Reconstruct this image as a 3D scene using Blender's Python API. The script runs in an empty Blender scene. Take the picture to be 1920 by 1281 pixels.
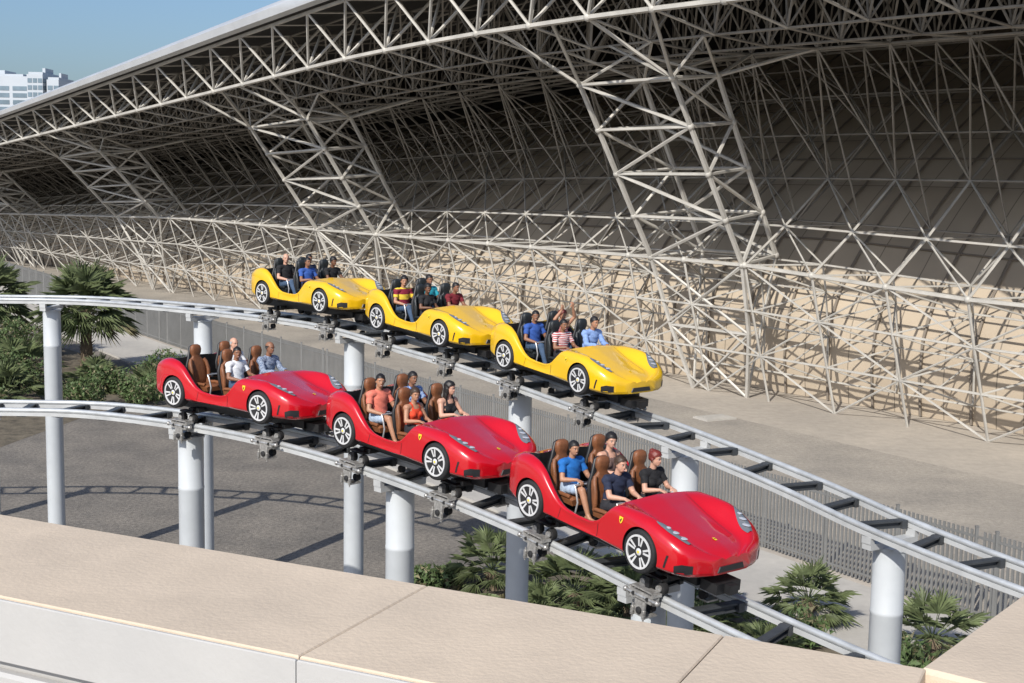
import bpy, math, random
import numpy as np
from mathutils import Vector as V, Matrix
random.seed(7); np.random.seed(7)
D=bpy.data; sc=bpy.context.scene; COL=sc.collection
rad=math.radians
# ---------------------------------------------------------------- materials
def pmat(name,col,rough=.6,metal=0.,nscale=0,namt=.0,bump=0.,coat=0.,bscale=None,spec=.5,big=0,bamt=0.):
    m=D.materials.new(name);m.use_nodes=True;nt=m.node_tree;b=nt.nodes['Principled BSDF']
    b.inputs['Base Color'].default_value=(*col,1);b.inputs['Roughness'].default_value=rough
    b.inputs['Metallic'].default_value=metal;b.inputs['Coat Weight'].default_value=coat
    b.inputs['Coat Roughness'].default_value=.05;b.inputs['Specular IOR Level'].default_value=spec
    if nscale:
        tc=nt.nodes.new('ShaderNodeTexCoord')
        n=nt.nodes.new('ShaderNodeTexNoise');n.inputs['Scale'].default_value=nscale;n.inputs['Detail'].default_value=6;n.inputs['Roughness'].default_value=.6
        nt.links.new(tc.outputs['Object'],n.inputs['Vector'])
        r=nt.nodes.new('ShaderNodeValToRGB')
        r.color_ramp.elements[0].position=.3;r.color_ramp.elements[1].position=.7
        r.color_ramp.elements[0].color=(*[max(0,c*(1-namt)) for c in col],1)
        r.color_ramp.elements[1].color=(*[min(1,c*(1+namt)) for c in col],1)
        nt.links.new(n.outputs['Fac'],r.inputs['Fac']);out=r.outputs['Color']
        if big:
            n3=nt.nodes.new('ShaderNodeTexNoise');n3.inputs['Scale'].default_value=big;n3.inputs['Detail'].default_value=5;n3.inputs['Roughness'].default_value=.65
            nt.links.new(tc.outputs['Object'],n3.inputs['Vector'])
            r3=nt.nodes.new('ShaderNodeValToRGB');r3.color_ramp.elements[0].position=.35;r3.color_ramp.elements[1].position=.65
            r3.color_ramp.elements[0].color=(1-bamt,1-bamt,1-bamt,1);r3.color_ramp.elements[1].color=(1+bamt,1+bamt*.9,1+bamt*.7,1)
            mxx=nt.nodes.new('ShaderNodeMix');mxx.data_type='RGBA';mxx.blend_type='MULTIPLY';mxx.inputs['Factor'].default_value=1
            nt.links.new(n3.outputs['Fac'],r3.inputs['Fac']);nt.links.new(out,mxx.inputs['A']);nt.links.new(r3.outputs['Color'],mxx.inputs['B']);out=mxx.outputs['Result']
        nt.links.new(out,b.inputs['Base Color'])
        if bump:
            n2=nt.nodes.new('ShaderNodeTexNoise');n2.inputs['Scale'].default_value=bscale or nscale*4;n2.inputs['Detail'].default_value=5
            nt.links.new(tc.outputs['Object'],n2.inputs['Vector'])
            bp=nt.nodes.new('ShaderNodeBump');bp.inputs['Strength'].default_value=bump;bp.inputs['Distance'].default_value=.05
            nt.links.new(n2.outputs['Fac'],bp.inputs['Height']);nt.links.new(bp.outputs['Normal'],b.inputs['Normal'])
    return m
# ---------------------------------------------------------------- mesh builder
class MB:
    def __init__(s): s.v=[];s.f=[];s.m=[]
    def add(s,vs,fs,mi=0):
        o=len(s.v);s.v.extend([tuple(p) for p in vs]);s.f.extend([tuple(i+o for i in f) for f in fs]);s.m.extend([mi]*len(fs))
    def tube(s,p,q,r1,r2=None,n=6,mi=0,cap=True):
        p=V(p);q=V(q);r2=r1 if r2 is None else r2
        d=q-p
        if d.length<1e-6:return
        d.normalize();a=V((0,0,1)) if abs(d.z)<.9 else V((1,0,0))
        u=d.cross(a).normalized();w=d.cross(u)
        vs=[];c=[(math.cos(2*math.pi*k/n),math.sin(2*math.pi*k/n)) for k in range(n)]
        for (P,r) in ((p,r1),(q,r2)):
            for (a1,b1) in c: vs.append(P+u*(a1*r)+w*(b1*r))
        fs=[(k,k+n,(k+1)%n+n,(k+1)%n) for k in range(n)]
        if cap: fs+= [tuple(range(n)),tuple(range(2*n-1,n-1,-1))]
        s.add(vs,fs,mi)
    def poly(s,pts,r,n=8,mi=0,closed=False):
        pts=[V(p) for p in pts];rings=[];N=len(pts)
        for i,p in enumerate(pts):
            a=pts[(i-1)%N] if (closed or i>0) else p;b=pts[(i+1)%N] if (closed or i<N-1) else p
            d=(b-a).normalized();up=V((0,0,1)) if abs(d.z)<.95 else V((1,0,0))
            u=d.cross(up).normalized();w=u.cross(d)
            rings.append([p+u*(math.cos(2*math.pi*k/n)*r)+w*(math.sin(2*math.pi*k/n)*r) for k in range(n)])
        s.loft(rings,mi,not closed,closed)
    def loft(s,rings,mi=0,cap=True,closed=False):
        n=len(rings[0]);vs=[p for r in rings for p in r];fs=[];R=len(rings)
        for i in range(R if closed else R-1):
            j=(i+1)%R
            for k in range(n):
                fs.append((i*n+k,j*n+k,j*n+(k+1)%n,i*n+(k+1)%n))
        if cap: fs+=[tuple(range(n)),tuple(range(R*n-1,(R-1)*n-1,-1))]
        s.add(vs,fs,mi)
    def box(s,c,sz,mi=0,rot=None):
        c=V(c);vs=[]
        for x in(-.5,.5):
            for y in(-.5,.5):
                for z in(-.5,.5):
                    p=V((x*sz[0],y*sz[1],z*sz[2]))
                    if rot is not None:p=rot@p
                    vs.append(c+p)
        s.add(vs,[(0,1,3,2),(4,6,7,5),(0,4,5,1),(2,3,7,6),(0,2,6,4),(1,5,7,3)],mi)
    def ell(s,c,r,mi=0,seg=14,rings=9,rot=None):
        c=V(c);vs=[];fs=[]
        if not hasattr(r,'__len__'): r=(r,r,r)
        for i in range(1,rings):
            ph=math.pi*i/rings
            for k in range(seg):
                th=2*math.pi*k/seg
                vs.append(V((r[0]*math.sin(ph)*math.cos(th),r[1]*math.sin(ph)*math.sin(th),r[2]*math.cos(ph))))
        vs.append(V((0,0,r[2])));vs.append(V((0,0,-r[2])))
        if rot is not None: vs=[rot@p for p in vs]
        vs=[p+c for p in vs]
        for i in range(rings-2):
            for k in range(seg):
                fs.append((i*seg+k,(i+1)*seg+k,(i+1)*seg+(k+1)%seg,i*seg+(k+1)%seg))
        T=len(vs)-2;B=T+1
        for k in range(seg):
            fs.append((T,k,(k+1)%seg));fs.append((B,(rings-2)*seg+(k+1)%seg,(rings-2)*seg+k))
        s.add(vs,fs,mi)
    def lathe(s,prof,n=24,axis='y',c=(0,0,0),mi=0):
        rings=[]
        for (r,h) in prof:
            ring=[]
            for k in range(n):
                a=2*math.pi*k/n;x=r*math.cos(a);y=r*math.sin(a)
                p=(x,h,y) if axis=='y' else ((x,y,h) if axis=='z' else (h,x,y))
                ring.append(V(p)+V(c))
            rings.append(ring)
        s.loft(rings,mi,True)
    def mesh(s,name,mats,smooth=40):
        me=D.meshes.new(name);me.from_pydata(s.v,[],s.f)
        for m in mats: me.materials.append(m)
        me.polygons.foreach_set('material_index',s.m)
        if smooth:
            me.polygons.foreach_set('use_smooth',[True]*len(me.polygons));me.update()
            me.set_sharp_from_angle(angle=rad(smooth))
        me.update();return me
def obj(name,me,parent=None,loc=None,**kw):
    o=D.objects.new(name,me);COL.objects.link(o)
    if parent is not None:o.parent=parent
    if loc is not None:o.location=loc
    for k,v in kw.items(): o[k]=v
    return o
def fixn(me):
    import bmesh
    bm=bmesh.new();bm.from_mesh(me);bmesh.ops.recalc_face_normals(bm,faces=bm.faces);bm.to_mesh(me);bm.free()
def evalmesh(o,name):
    dg=bpy.context.evaluated_depsgraph_get();dg.update()
    me=D.meshes.new_from_object(o.evaluated_get(dg));me.name=name
    return me
# ---------------------------------------------------------------- camera
H=13.;th=math.atan(310/2500);s_=.018;c_=math.sqrt(1-s_*s_)
R0=V((1,0,0));F0=V((0,math.cos(th),-math.sin(th)));U0=V((0,math.sin(th),math.cos(th)))
cr=R0*c_+U0*s_;cu=-R0*s_+U0*c_
cam=D.cameras.new("camera");co=D.objects.new("camera",cam);COL.objects.link(co)
cam.sensor_width=36;cam.lens=2500/1920*36;cam.clip_end=5000;cam.clip_start=.1
M=Matrix(((cr.x,cu.x,-F0.x,0),(cr.y,cu.y,-F0.y,0),(cr.z,cu.z,-F0.z,H),(0,0,0,1)))
co.matrix_world=M;sc.camera=co
# ---------------------------------------------------------------- light
SE=rad(38);sx,sy=-.45,-.893
L=V((sx*math.cos(SE),sy*math.cos(SE),math.sin(SE))).normalized()
sun=D.lights.new("sun",'SUN');sun.energy=4.8;sun.angle=rad(.5);sun.color=(1,.95,.87)
so=D.objects.new("sun",sun);COL.objects.link(so);so.rotation_euler=L.to_track_quat('Z','Y').to_euler();so.location=(0,-20,60)
w=D.worlds.new("World");sc.world=w;w.use_nodes=True;nt=w.node_tree
sky=nt.nodes.new('ShaderNodeTexSky');sky.sky_type='NISHITA';sky.sun_disc=False;sky.sun_elevation=SE
sky.sun_rotation=math.atan2(sx,sy);sky.dust_density=2.2;sky.air_density=1.0;sky.ozone_density=6
bg=nt.nodes['Background'];nt.links.new(sky.outputs[0],bg.inputs[0]);bg.inputs[1].default_value=.135
sc.view_settings.view_transform='Standard';sc.view_settings.look='None';sc.view_settings.exposure=0
# ---------------------------------------------------------------- common materials
m_steel=pmat('painted_steel',(.46,.47,.47),.5,.1,2.,.15)
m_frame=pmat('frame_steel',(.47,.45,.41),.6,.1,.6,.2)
m_frame_shade=pmat('shaded_frame_steel',(.26,.24,.21),.7,.1,.6,.25)  # darker copy of the frame steel, painting in shade on bars under the roof
m_rail=pmat('rail_steel',(.50,.52,.53),.38,.35,3.,.18)
m_tie=pmat('tie_steel',(.06,.065,.07),.5,.3,4.,.25)
m_col=pmat('column_paint',(.50,.53,.555),.5,.0,1.2,.06,big=.35,bamt=.06)
m_black=pmat('black_plastic',(.014,.014,.015),.45,0,8,.3)
m_rubber=pmat('tyre_rubber',(.016,.016,.017),.75,0,20,.3)
m_metal=pmat('bare_steel',(.42,.41,.39),.35,.55,14,.35)
m_rim=pmat('wheel_alloy',(.66,.66,.66),.35,.15)
m_disc=pmat('brake_disc',(.10,.10,.10),.4,.4)
m_dark=pmat('dark_gap',(.01,.01,.012),.6)
m_grille=pmat('grille',(.02,.02,.022),.4)
m_silver=pmat('silver_tube',(.6,.6,.6),.3,.6)
m_brown=pmat('tan_leather',(.20,.075,.03),.5,0,18,.25,.2)
m_blk=pmat('black_leather',(.018,.022,.024),.45,0,18,.3,.2)
m_yel=pmat('emblem_yellow',(.85,.6,.03),.4)
# ---------------------------------------------------------------- ground zones
def flat(name,pts,z,mat,kind='structure'):
    me=D.meshes.new(name);me.from_pydata([(x,y,z) for x,y in pts],[],[tuple(range(len(pts)))]);me.materials.append(mat)
    return obj(name,me,kind=kind)
m_sand=pmat('sand_ground',(.40,.36,.31),.95,0,2,.10,.5,bscale=6,big=.1,bamt=.14)
m_gravel=pmat('gravel',(.18,.163,.142),.95,0,7,.38,.8,bscale=22,big=.4,bamt=.2)
m_conc=pmat('concrete_path',(.43,.41,.375),.85,0,3,.06,.15,bscale=20,big=.25,bamt=.10)
m_lgr=pmat('light_gravel',(.32,.292,.255),.95,0,5,.16,.7,bscale=12,big=.18,bamt=.18)
m_soil=pmat('planting_soil',(.12,.10,.07),.95,0,1.5,.5,.8)
flat('ground',[(-2500,-800),(2500,-800),(2500,3500),(-2500,3500)],0,m_sand)
FP=[(26,20.8),(14,38.9),(-11,77),(-26.9,101),(-54.5,144),(-95,205)]
def offs(pts,d):
    out=[]
    for i,p in enumerate(pts):
        a=V(pts[max(0,i-1)]);b=V(pts[min(len(pts)-1,i+1)]);t=(b-a).normalized();n=V((-t.y,t.x))
        out.append((p[0]+n.x*d,p[1]+n.y*d))
    return out
flat('gravel_yard',offs(FP,-.3)+offs(FP,-17)[::-1],.004,m_lgr)
flat('road',offs(FP,.3)+offs(FP,5.6)[::-1],.012,m_conc)
flat('gravel',offs(FP,5.6)+[(-120,150),(-80,10),(20,0)],.004,m_gravel)
kb=MB()
for A,B in zip(offs(FP,5.6)[:-1],offs(FP,5.6)[1:]):
    A=V((*A,.06));B=V((*B,.06));d=B-A
    kb.box((A+B)/2,(d.length,.15,.12),0,Matrix.Rotation(math.atan2(d.y,d.x),3,'Z'))
obj('kerb',kb.mesh('kerb',[m_conc],0),kind='structure')
flat('planting_bed',[(-24,60),(-21,78),(-30,93),(-46,112),(-70,118),(-60,70)],.009,m_soil)
flat('planting_bed',[(-3,43),(6,43),(13,36),(16,28),(4,30),(-4,37)],.009,m_soil)
hb=MB();hb.box((0,0,.04),(2.0,1.3,.08));hb.box((0,0,.09),(1.8,1.1,.03));hb.box((-.6,0,.115),(.2,.06,.03));hb.box((.6,0,.115),(.2,.06,.03))
h=obj('hatch_cover',hb.mesh('hatch',[m_conc],0),None,(11.2,72.1,.004),label='pale concrete hatch cover lying in the gravel yard',category='hatch cover');h.rotation_euler=(0,0,.5)
# ---------------------------------------------------------------- fence
m_fence=pmat('fence_slat',(.19,.19,.185),.6,.2,1,.1)
fb=MB();fr=MB();fe=obj('fence',None,None,(0,0,0),label='tall grey slatted metal fence along the service road',category='fence')
pm=MB();pm.box((0,0,1.42),(.09,.09,2.84));pm.box((0,0,2.86),(.11,.11,.04));pm=pm.mesh('post',[m_fence],0)
for A,B in zip(FP[:-1],FP[1:]):
    A=V((*A,0));B=V((*B,0));d=B-A;Ln=d.length;t=d/Ln;rz=Matrix.Rotation(math.atan2(d.y,d.x),3,'Z');n=int(Ln/.17)
    for i in range(n):
        p=A+t*(i*.17);fb.box((p.x,p.y,1.4),(.085,.03,2.7),0,rz)
    for z in (.25,2.55): fr.box(((A+B)/2)+V((0,0,z)),(Ln,.05,.07),0,rz)
    for i in range(int(Ln/3)+1):
        p=A+t*(i*3);obj('post',pm,fe,p)
obj('slats',fb.mesh('slats',[m_fence],0),fe,kind='stuff');obj('rail',fr.mesh('frails',[m_fence],0),fe)
# ---------------------------------------------------------------- big building
a0=V((27,69.02,0));tt=V((-.63,.777,0)).normalized();nn=V((-.777,-.63,0)).normalized()
def top(s): return float(np.interp(s,[-50,15,28,39,66.5,106,150,185,240],[25,25,24.7,24.1,21.5,17.8,13.6,10.5,9.4]))
def W(s,o,z):
    if z>8.2: z=8.2+(z-8.2)*(top(s)-8.2)/16.8
    zb=float(np.interp(s,[-45,0,15,90,150],[.84,.9,1,1,.82]));z=z*(zb if z<=8.2 else 1-(1-zb)*max(0,1-(z-8.2)/4))
    return a0+tt*s+nn*o+V((0,0,z))
def resamp(pts,n):
    P=np.array(pts,float);d=np.r_[0,np.cumsum(np.hypot(*np.diff(P,axis=0).T))]
    x=np.linspace(0,d[-1],n);return list(zip(np.interp(x,d,P[:,0]),np.interp(x,d,P[:,1])))
S0,S1=-45,235
clad=[(0,0),(.3,2.5),(.1,5),(-1,7.3),(-3,9.6),(-5.8,12),(-9,14.4),(-12.5,16.8),(-16.5,19.2),(-21,21.5),(-26,24.5)]
build=obj('domed_hall',None,None,(0,0,0),label='huge beige clad hall with overhanging steel space frame roof',category='building')
cp=resamp(clad,34);ss=np.arange(S0,S1+.1,1.6)
vs=[W(s,o,z) for s in ss for (o,z) in cp];nC=len(cp);fs=[(i*nC+j,i*nC+j+1,(i+1)*nC+j+1,(i+1)*nC+j) for i in range(len(ss)-1) for j in range(nC-1)]
me=D.meshes.new('cladding');me.from_pydata(vs,[],fs)
uv=me.uv_layers.new(name='UVMap')
for p in me.polygons:
    for li in p.loop_indices:
        vi=me.loops[li].vertex_index;uv.data[li].uv=(ss[vi//nC],(vi%nC)*1.15)
me.polygons.foreach_set('use_smooth',[True]*len(me.polygons))
m_clad=D.materials.new('sand_cladding');m_clad.use_nodes=True;nt=m_clad.node_tree;b=nt.nodes['Principled BSDF'];b.inputs['Roughness'].default_value=.7
uvn=nt.nodes.new('ShaderNodeUVMap')
br=nt.nodes.new('ShaderNodeTexBrick');br.offset=0;br.inputs['Scale'].default_value=1;br.inputs['Brick Width'].default_value=1.6;br.inputs['Row Height'].default_value=5.2
br.inputs['Mortar Size'].default_value=.035;br.inputs['Color1'].default_value=(.47,.395,.305,1);br.inputs['Color2'].default_value=(.53,.45,.35,1);br.inputs['Mortar'].default_value=(.23,.195,.155,1)
nt.links.new(uvn.outputs[0],br.inputs['Vector'])
no=nt.nodes.new('ShaderNodeTexNoise');no.inputs['Scale'].default_value=.3;no.inputs['Detail'].default_value=4;nt.links.new(uvn.outputs[0],no.inputs['Vector'])
rr=nt.nodes.new('ShaderNodeValToRGB');rr.color_ramp.elements[0].color=(.78,.78,.78,1);rr.color_ramp.elements[1].color=(1.05,1.03,1,1);nt.links.new(no.outputs['Fac'],rr.inputs['Fac'])
mx=nt.nodes.new('ShaderNodeMix');mx.data_type='RGBA';mx.blend_type='MULTIPLY';mx.inputs['Factor'].default_value=1
nt.links.new(br.outputs['Color'],mx.inputs['A']);nt.links.new(rr.outputs['Color'],mx.inputs['B'])
nt.links.new(mx.outputs['Result'],b.inputs['Base Color'])
me.materials.append(m_clad);obj('cladding',me,build)
rb=MB();m_rib=pmat('rib_steel',(.20,.17,.14),.7)
for s in np.arange(S0,S1,3.2):
    pts=[W(s,o+.16,z+.06) for (o,z) in cp[::2]]
    for p,q in zip(pts[:-1],pts[1:]): rb.tube(p,q,.08,n=4,cap=False)
for j in (9,16,22,28):
    for s in np.arange(S0,S1-3,3.2):
        rb.tube(W(s,cp[j][0]+.16,cp[j][1]+.06),W(s+3.2,cp[j][0]+.16,cp[j][1]+.06),.06,n=4,cap=False)
obj('cladding_rib',rb.mesh('ribs',[m_rib],0),build)
m_roof_shade=pmat('roof_underside',(.014,.013,.012),.9,0,.3,.3)  # near-black colour deepens the shade below the roof
m_fascia=pmat('roof_fascia',(.50,.515,.53),.4,.2,.4,.08)
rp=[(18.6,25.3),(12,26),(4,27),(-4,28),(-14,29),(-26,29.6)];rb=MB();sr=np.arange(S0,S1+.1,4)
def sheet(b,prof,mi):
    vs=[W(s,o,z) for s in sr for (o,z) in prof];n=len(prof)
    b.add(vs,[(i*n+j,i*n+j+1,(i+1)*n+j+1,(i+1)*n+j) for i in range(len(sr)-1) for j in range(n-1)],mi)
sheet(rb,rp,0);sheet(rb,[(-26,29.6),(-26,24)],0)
obj('roof_underside',rb.mesh('roofu',[m_roof_shade],60),build)
rb=MB();sheet(rb,[(18.45,25.0),(18.9,25.15),(19.0,25.75),(18.4,26.3),(12,27.2),(4,28.2),(-4,29),(-14,29.9),(-27,30.4),(-60,28),(-75,0)],0)
obj('roof_shell',rb.mesh('roofs',[m_fascia],60),build)
DS=4.8;idx=range(int(S0/DS),int(S1/DS)-1)
outer=[(3.4,0),(4.3,2.8),(5.2,5.5),(6,8.2),(2.6,10.4),(-1.2,13.2),(-5.2,16),(-9.2,18.8),(-12,21)]
inner=[(1.1,1.4),(1.2,4.1),(1.6,6.8),(2.0,8.4),(-1.4,10.6),(-5,13.2),(-9,16.2),(-12.6,18.9)]
nb=MB()
def bar(b,p,q,r): b.tube(p,q,r,n=5,cap=False)
for i in idx:
    s=i*DS
    for j,(o,z) in enumerate(outer):
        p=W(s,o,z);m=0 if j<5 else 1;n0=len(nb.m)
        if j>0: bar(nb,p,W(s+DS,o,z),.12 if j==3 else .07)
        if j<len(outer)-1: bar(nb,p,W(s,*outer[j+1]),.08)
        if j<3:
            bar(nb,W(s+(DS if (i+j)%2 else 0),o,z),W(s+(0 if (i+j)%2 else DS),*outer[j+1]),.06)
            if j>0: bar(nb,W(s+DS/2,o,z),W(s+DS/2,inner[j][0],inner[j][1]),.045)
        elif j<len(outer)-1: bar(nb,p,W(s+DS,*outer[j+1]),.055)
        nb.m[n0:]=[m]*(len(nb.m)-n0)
        if j==3: nb.ell(p,.2,0,8,6)
    for j,(o,z) in enumerate(inner):
        p=W(s+DS/2,o,z);n0=len(nb.m)
        bar(nb,p,W(s+DS*1.5,o,z),.06)
        if j<len(inner)-1: bar(nb,p,W(s+DS/2,*inner[j+1]),.06)
        for (ds,dj) in ((0,0),(DS,0),(0,1),(DS,1)):
            if j==0 and dj==0: continue
            bar(nb,p,W(s+ds,*outer[j+dj]),.055)
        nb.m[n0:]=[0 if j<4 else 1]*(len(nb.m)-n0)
obj('wall_space_frame',nb.mesh('wallnet',[m_frame,m_frame_shade],60),build)
ct=[(17.9,24.9),(13.7,25.3),(9.5,25.8),(5.3,26.3),(1.1,26.8),(-3.1,27.1),(-7.5,27.5),(-12,27.9)]
cbm=[(16.4,21.4),(11.8,20.5),(7.6,20.2),(3.4,20.4),(-.8,20.8),(-5,21.3),(-9.6,21.7)]
nb=MB()
for i in idx:
    s=i*DS
    for j,(o,z) in enumerate(ct):
        p=W(s,o,z);n0=len(nb.m);bar(nb,p,W(s+DS,o,z),.14 if j==0 else .07)
        if j<len(ct)-1: bar(nb,p,W(s,*ct[j+1]),.07)
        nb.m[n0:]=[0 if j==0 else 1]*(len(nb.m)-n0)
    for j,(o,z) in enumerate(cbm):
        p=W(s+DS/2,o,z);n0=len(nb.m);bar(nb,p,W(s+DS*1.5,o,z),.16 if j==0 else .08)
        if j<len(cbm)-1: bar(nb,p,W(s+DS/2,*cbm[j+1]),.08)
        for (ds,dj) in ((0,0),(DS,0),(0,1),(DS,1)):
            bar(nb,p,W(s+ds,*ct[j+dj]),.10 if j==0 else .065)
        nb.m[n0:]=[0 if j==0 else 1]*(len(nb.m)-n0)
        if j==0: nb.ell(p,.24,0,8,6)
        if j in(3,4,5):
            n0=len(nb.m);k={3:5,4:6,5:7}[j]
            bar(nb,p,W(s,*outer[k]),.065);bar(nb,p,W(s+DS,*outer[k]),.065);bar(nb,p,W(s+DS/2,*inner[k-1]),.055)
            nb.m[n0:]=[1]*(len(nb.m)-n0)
obj('roof_space_frame',nb.mesh('roofnet',[m_frame,m_frame_shade],60),build)
def pillar(s0,wd):
    b=MB();lv=[];K=5
    for k in range(K):
        f=k/(K-1);o1=6+f*6.2;o2=2.2+f*5.6;z=8.2+f*10.2;h=wd/2
        lv.append([W(s0-h,o1,z),W(s0+h,o1,z),W(s0+h*.8,o2,z+.4),W(s0-h*.8,o2,z+.4)])
    for k in range(K):
        for c in range(4):
            bar(b,lv[k][c],lv[k][(c+1)%4],.10);b.ell(lv[k][c],.22,0,8,6)
            if k<K-1:
                bar(b,lv[k][c],lv[k+1][c],.16)
                if k%2: bar(b,lv[k][c],lv[k+1][(c+1)%4],.11)
                else: bar(b,lv[k][(c+1)%4],lv[k+1][c],.11)
    for c,(ds,o,z) in enumerate([(-1.6,16.4,21.4),(1.6,16.4,21.4),(1.6,3.4,20.4),(-1.6,3.4,20.4)]):
        for e in (-2.4,2.4):
            bar(b,lv[-1][c],W(s0+ds*2.4+e,o,z),.11)
            bar(b,lv[-1][c],W(s0+ds*1.2+e*1.5,11.8,20.5),.09)
    g=[W(s0-2.2,3.4,0),W(s0+2.2,3.4,0)];k1=[W(s0-3.2,4.6,4),W(s0+3.2,4.6,4)]
    for c in (0,1):
        bar(b,lv[0][c],k1[c],.14);bar(b,k1[c],g[c],.14);bar(b,lv[0][1-c],k1[c],.09);bar(b,k1[1-c],g[c],.09);bar(b,lv[0][3-c],g[c],.09)
    bar(b,k1[0],k1[1],.1)
    obj('lattice_pillar',b.mesh('pillar',[m_frame],60),build)
for s0,wd in ((18.3,7.4),(57.5,9),(99,11),(-21,8),(140,10)): pillar(s0,wd)
# ---------------------------------------------------------------- distant hotel blocks
m_wall=pmat('hotel_wall',(.42,.46,.50),.7,0,.05,.05);m_glass=pmat('hotel_glass',(.15,.21,.26),.15,0,.1,.3)
def hotel(x0,x1,y,dep,h,fh,ww,nm,lab):
    e=obj(nm,None,None,(x0,y,0),label=lab,category='building')
    b=MB();Lx=x1-x0;b.box((Lx/2,dep/2,h/2),(Lx,dep,h));b.box((Lx/2,dep/2,h+.6),(Lx*.9,dep*.9,1.2));b.box((Lx*.7,dep/2,h+2.2),(Lx*.18,dep*.4,3));
    obj('wall',b.mesh('w',[m_wall],0),e)
    b=MB()
    for k in range(1,int(h/fh)):
        for c in range(int(Lx/ww)): b.box((ww*(c+.5)+.2,-.02,k*fh+.4),(ww*.8,.3,fh*.62))
        for c in range(int(dep/ww)): b.box((Lx+.02,ww*(c+.5),k*fh+.4),(.3,ww*.7,fh*.58))
    obj('window',b.mesh('win',[m_glass],0),e,kind='stuff')
hotel(-330,-248,690,40,59,3.5,9,'hotel_building','long pale grey hotel block with rows of windows')
hotel(-246,-238,680,30,59.5,3.5,2.6,'hotel_building','narrow white hotel tower with small windows')
hotel(-236,-230,680,26,57,3.5,3,'hotel_building','narrow white hotel tower with small windows')
# ---------------------------------------------------------------- foreground parapet
m_par=pmat('parapet_top',(.57,.47,.36),.75,0,6,.05,.10,bscale=60,big=1.6,bamt=.06)
m_parf=pmat('parapet_face',(.42,.415,.405),.7,0,5,.03,.04,bscale=60,big=1.4,bamt=.05)
e1=V((.904,-.426,0)).normalized();p1=V((e1.y,-e1.x,0))
C0=V((1.03,3.21,0));zt=11.8
def panel(b,A,B,dirn,wd,z0,z1,mi,bev=.012):
    A=V(A);B=V(B);q=[A,B,B+dirn*wd,A+dirn*wd];t=(B-A).normalized()*bev;n=dirn*bev
    low=[V((p.x,p.y,z0)) for p in q];mid=[V((p.x,p.y,z1-bev)) for p in q]
    ins=[q[0]+t+n,q[1]-t+n,q[2]-t-n,q[3]+t-n];hi=[V((p.x,p.y,z1)) for p in ins]
    b.loft([low,mid,hi],mi)
par=obj('parapet_wall',None,None,(0,0,0),label='pale concrete parapet wall with beige capping in front of viewer',category='wall')
b=MB()
pts=[C0-e1*x for x in (9.2,5.2,1.40,.50,-.02)]
for A,B in zip(pts[:-1],pts[1:]): panel(b,A+e1*.0015,B-e1*.0015,p1,.66,zt-.19,zt,0,.004)
e2=V((.62,.785,0)).normalized();p2=V((e2.y,-e2.x,0))
panel(b,C0+e2*.0,C0+e2*6,p2,.7,zt-.19,zt-.001,0)
obj('capping',b.mesh('cap',[m_par],0),par)
b=MB()
for A,B in zip(pts[:-1],pts[1:]):
    panel(b,A+p1*.662+e1*.0015,B+p1*.662-e1*.0015,p1,.012,zt-.185,zt-.006,0,.003)
A=pts[0];B=pts[-1]
panel(b,A+p1*.04,B+p1*.04,p1,.60,0,zt-.192,0,.004)
panel(b,A+p1*.642,B+p1*.642,p1,.045,10.4,zt-.215,0,.01)
panel(b,C0+e2*.05+p2*.04,C0+e2*6+p2*.04,p2,.6,0,zt-.192,0,.004)
obj('face_panel',b.mesh('face',[m_parf],0),par)
b=MB();q=C0-e1*1.98+p1*.69;b.ell((q.x,q.y,zt-.232),.009);obj('fixing_bolt',b.mesh('bolt',[m_metal]),par)
# ---------------------------------------------------------------- track
RW=[(-7.01,27.63,8.38),(-4.93,26.08,8.36),(-3.06,24.64,8.21),(-1.23,22.81,8.05),(.40,21.12,7.81),(1.99,19.08,7.57)]
YW=[(-6.95,37.25,9.63),(-5.08,35.43,9.60),(-3.38,33.81,9.37),(-1.68,31.85,9.21),(-.10,30.13,8.95),(1.49,28.09,8.73)]
def carframes(Wp):
    out=[]
    for i in (0,2,4):
        r=V(Wp[i]);f=V(Wp[i+1]);d=(f-r);h=V((d.x,d.y,0)).normalized();n=V((-h.y,h.x,0))
        out.append((r+n*.86,f+n*.86,(f-r).normalized()))
    return out
RC=carframes(RW);YC=carframes(YW)
def track_pts(CF,lft,rgt):
    P=[V(p) for p in lft]
    for r,f,d in CF: P+= [r-V((0,0,.75)),f-V((0,0,.75))]
    return P+[V(p) for p in rgt]
def catmull(P,step=.25):
    out=[]
    for i in range(len(P)-1):
        a=P[max(i-1,0)];b=P[i];c=P[i+1];d=P[min(i+2,len(P)-1)];n=max(2,int((c-b).length/step))
        for k in range(n):
            t=k/n;out.append(.5*((2*b)+(c-a)*t+(2*a-5*b+4*c-d)*t*t+(-a+3*b-3*c+d)*t**3))
    out.append(P[-1]);
    for _ in range(6):
        out=[out[0]]+[(out[i-1]+out[i]*2+out[i+1])/4 for i in range(1,len(out)-1)]+[out[-1]]
    return out
redP=catmull(track_pts(RC,[(-26,28.6,7.1),(-18,30,7.35),(-14.2,30.2,7.5),(-11.3,29.95,7.6),(-9.15,29.5,7.66)],[(3.95,18.18,6.6),(4.7,17.34,6.5),(6.6,15.3,6.25),(9.5,12.6,5.9),(13,10.4,5.6)]))
yelP=catmull(track_pts(YC,[(-34,41.5,8.3),(-26,43,8.5),(-20,43.4,8.7),(-16.1,42.75,8.82),(-13.3,42.2,8.87),(-10.0,40.6,8.87)],[(3.42,26.67,7.85),(5.47,24.05,7.43),(6.54,22.2,7.2),(8.2,19.95,6.92),(10.5,17.4,6.6),(14,14.2,6.2)]))
GA=.54
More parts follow.
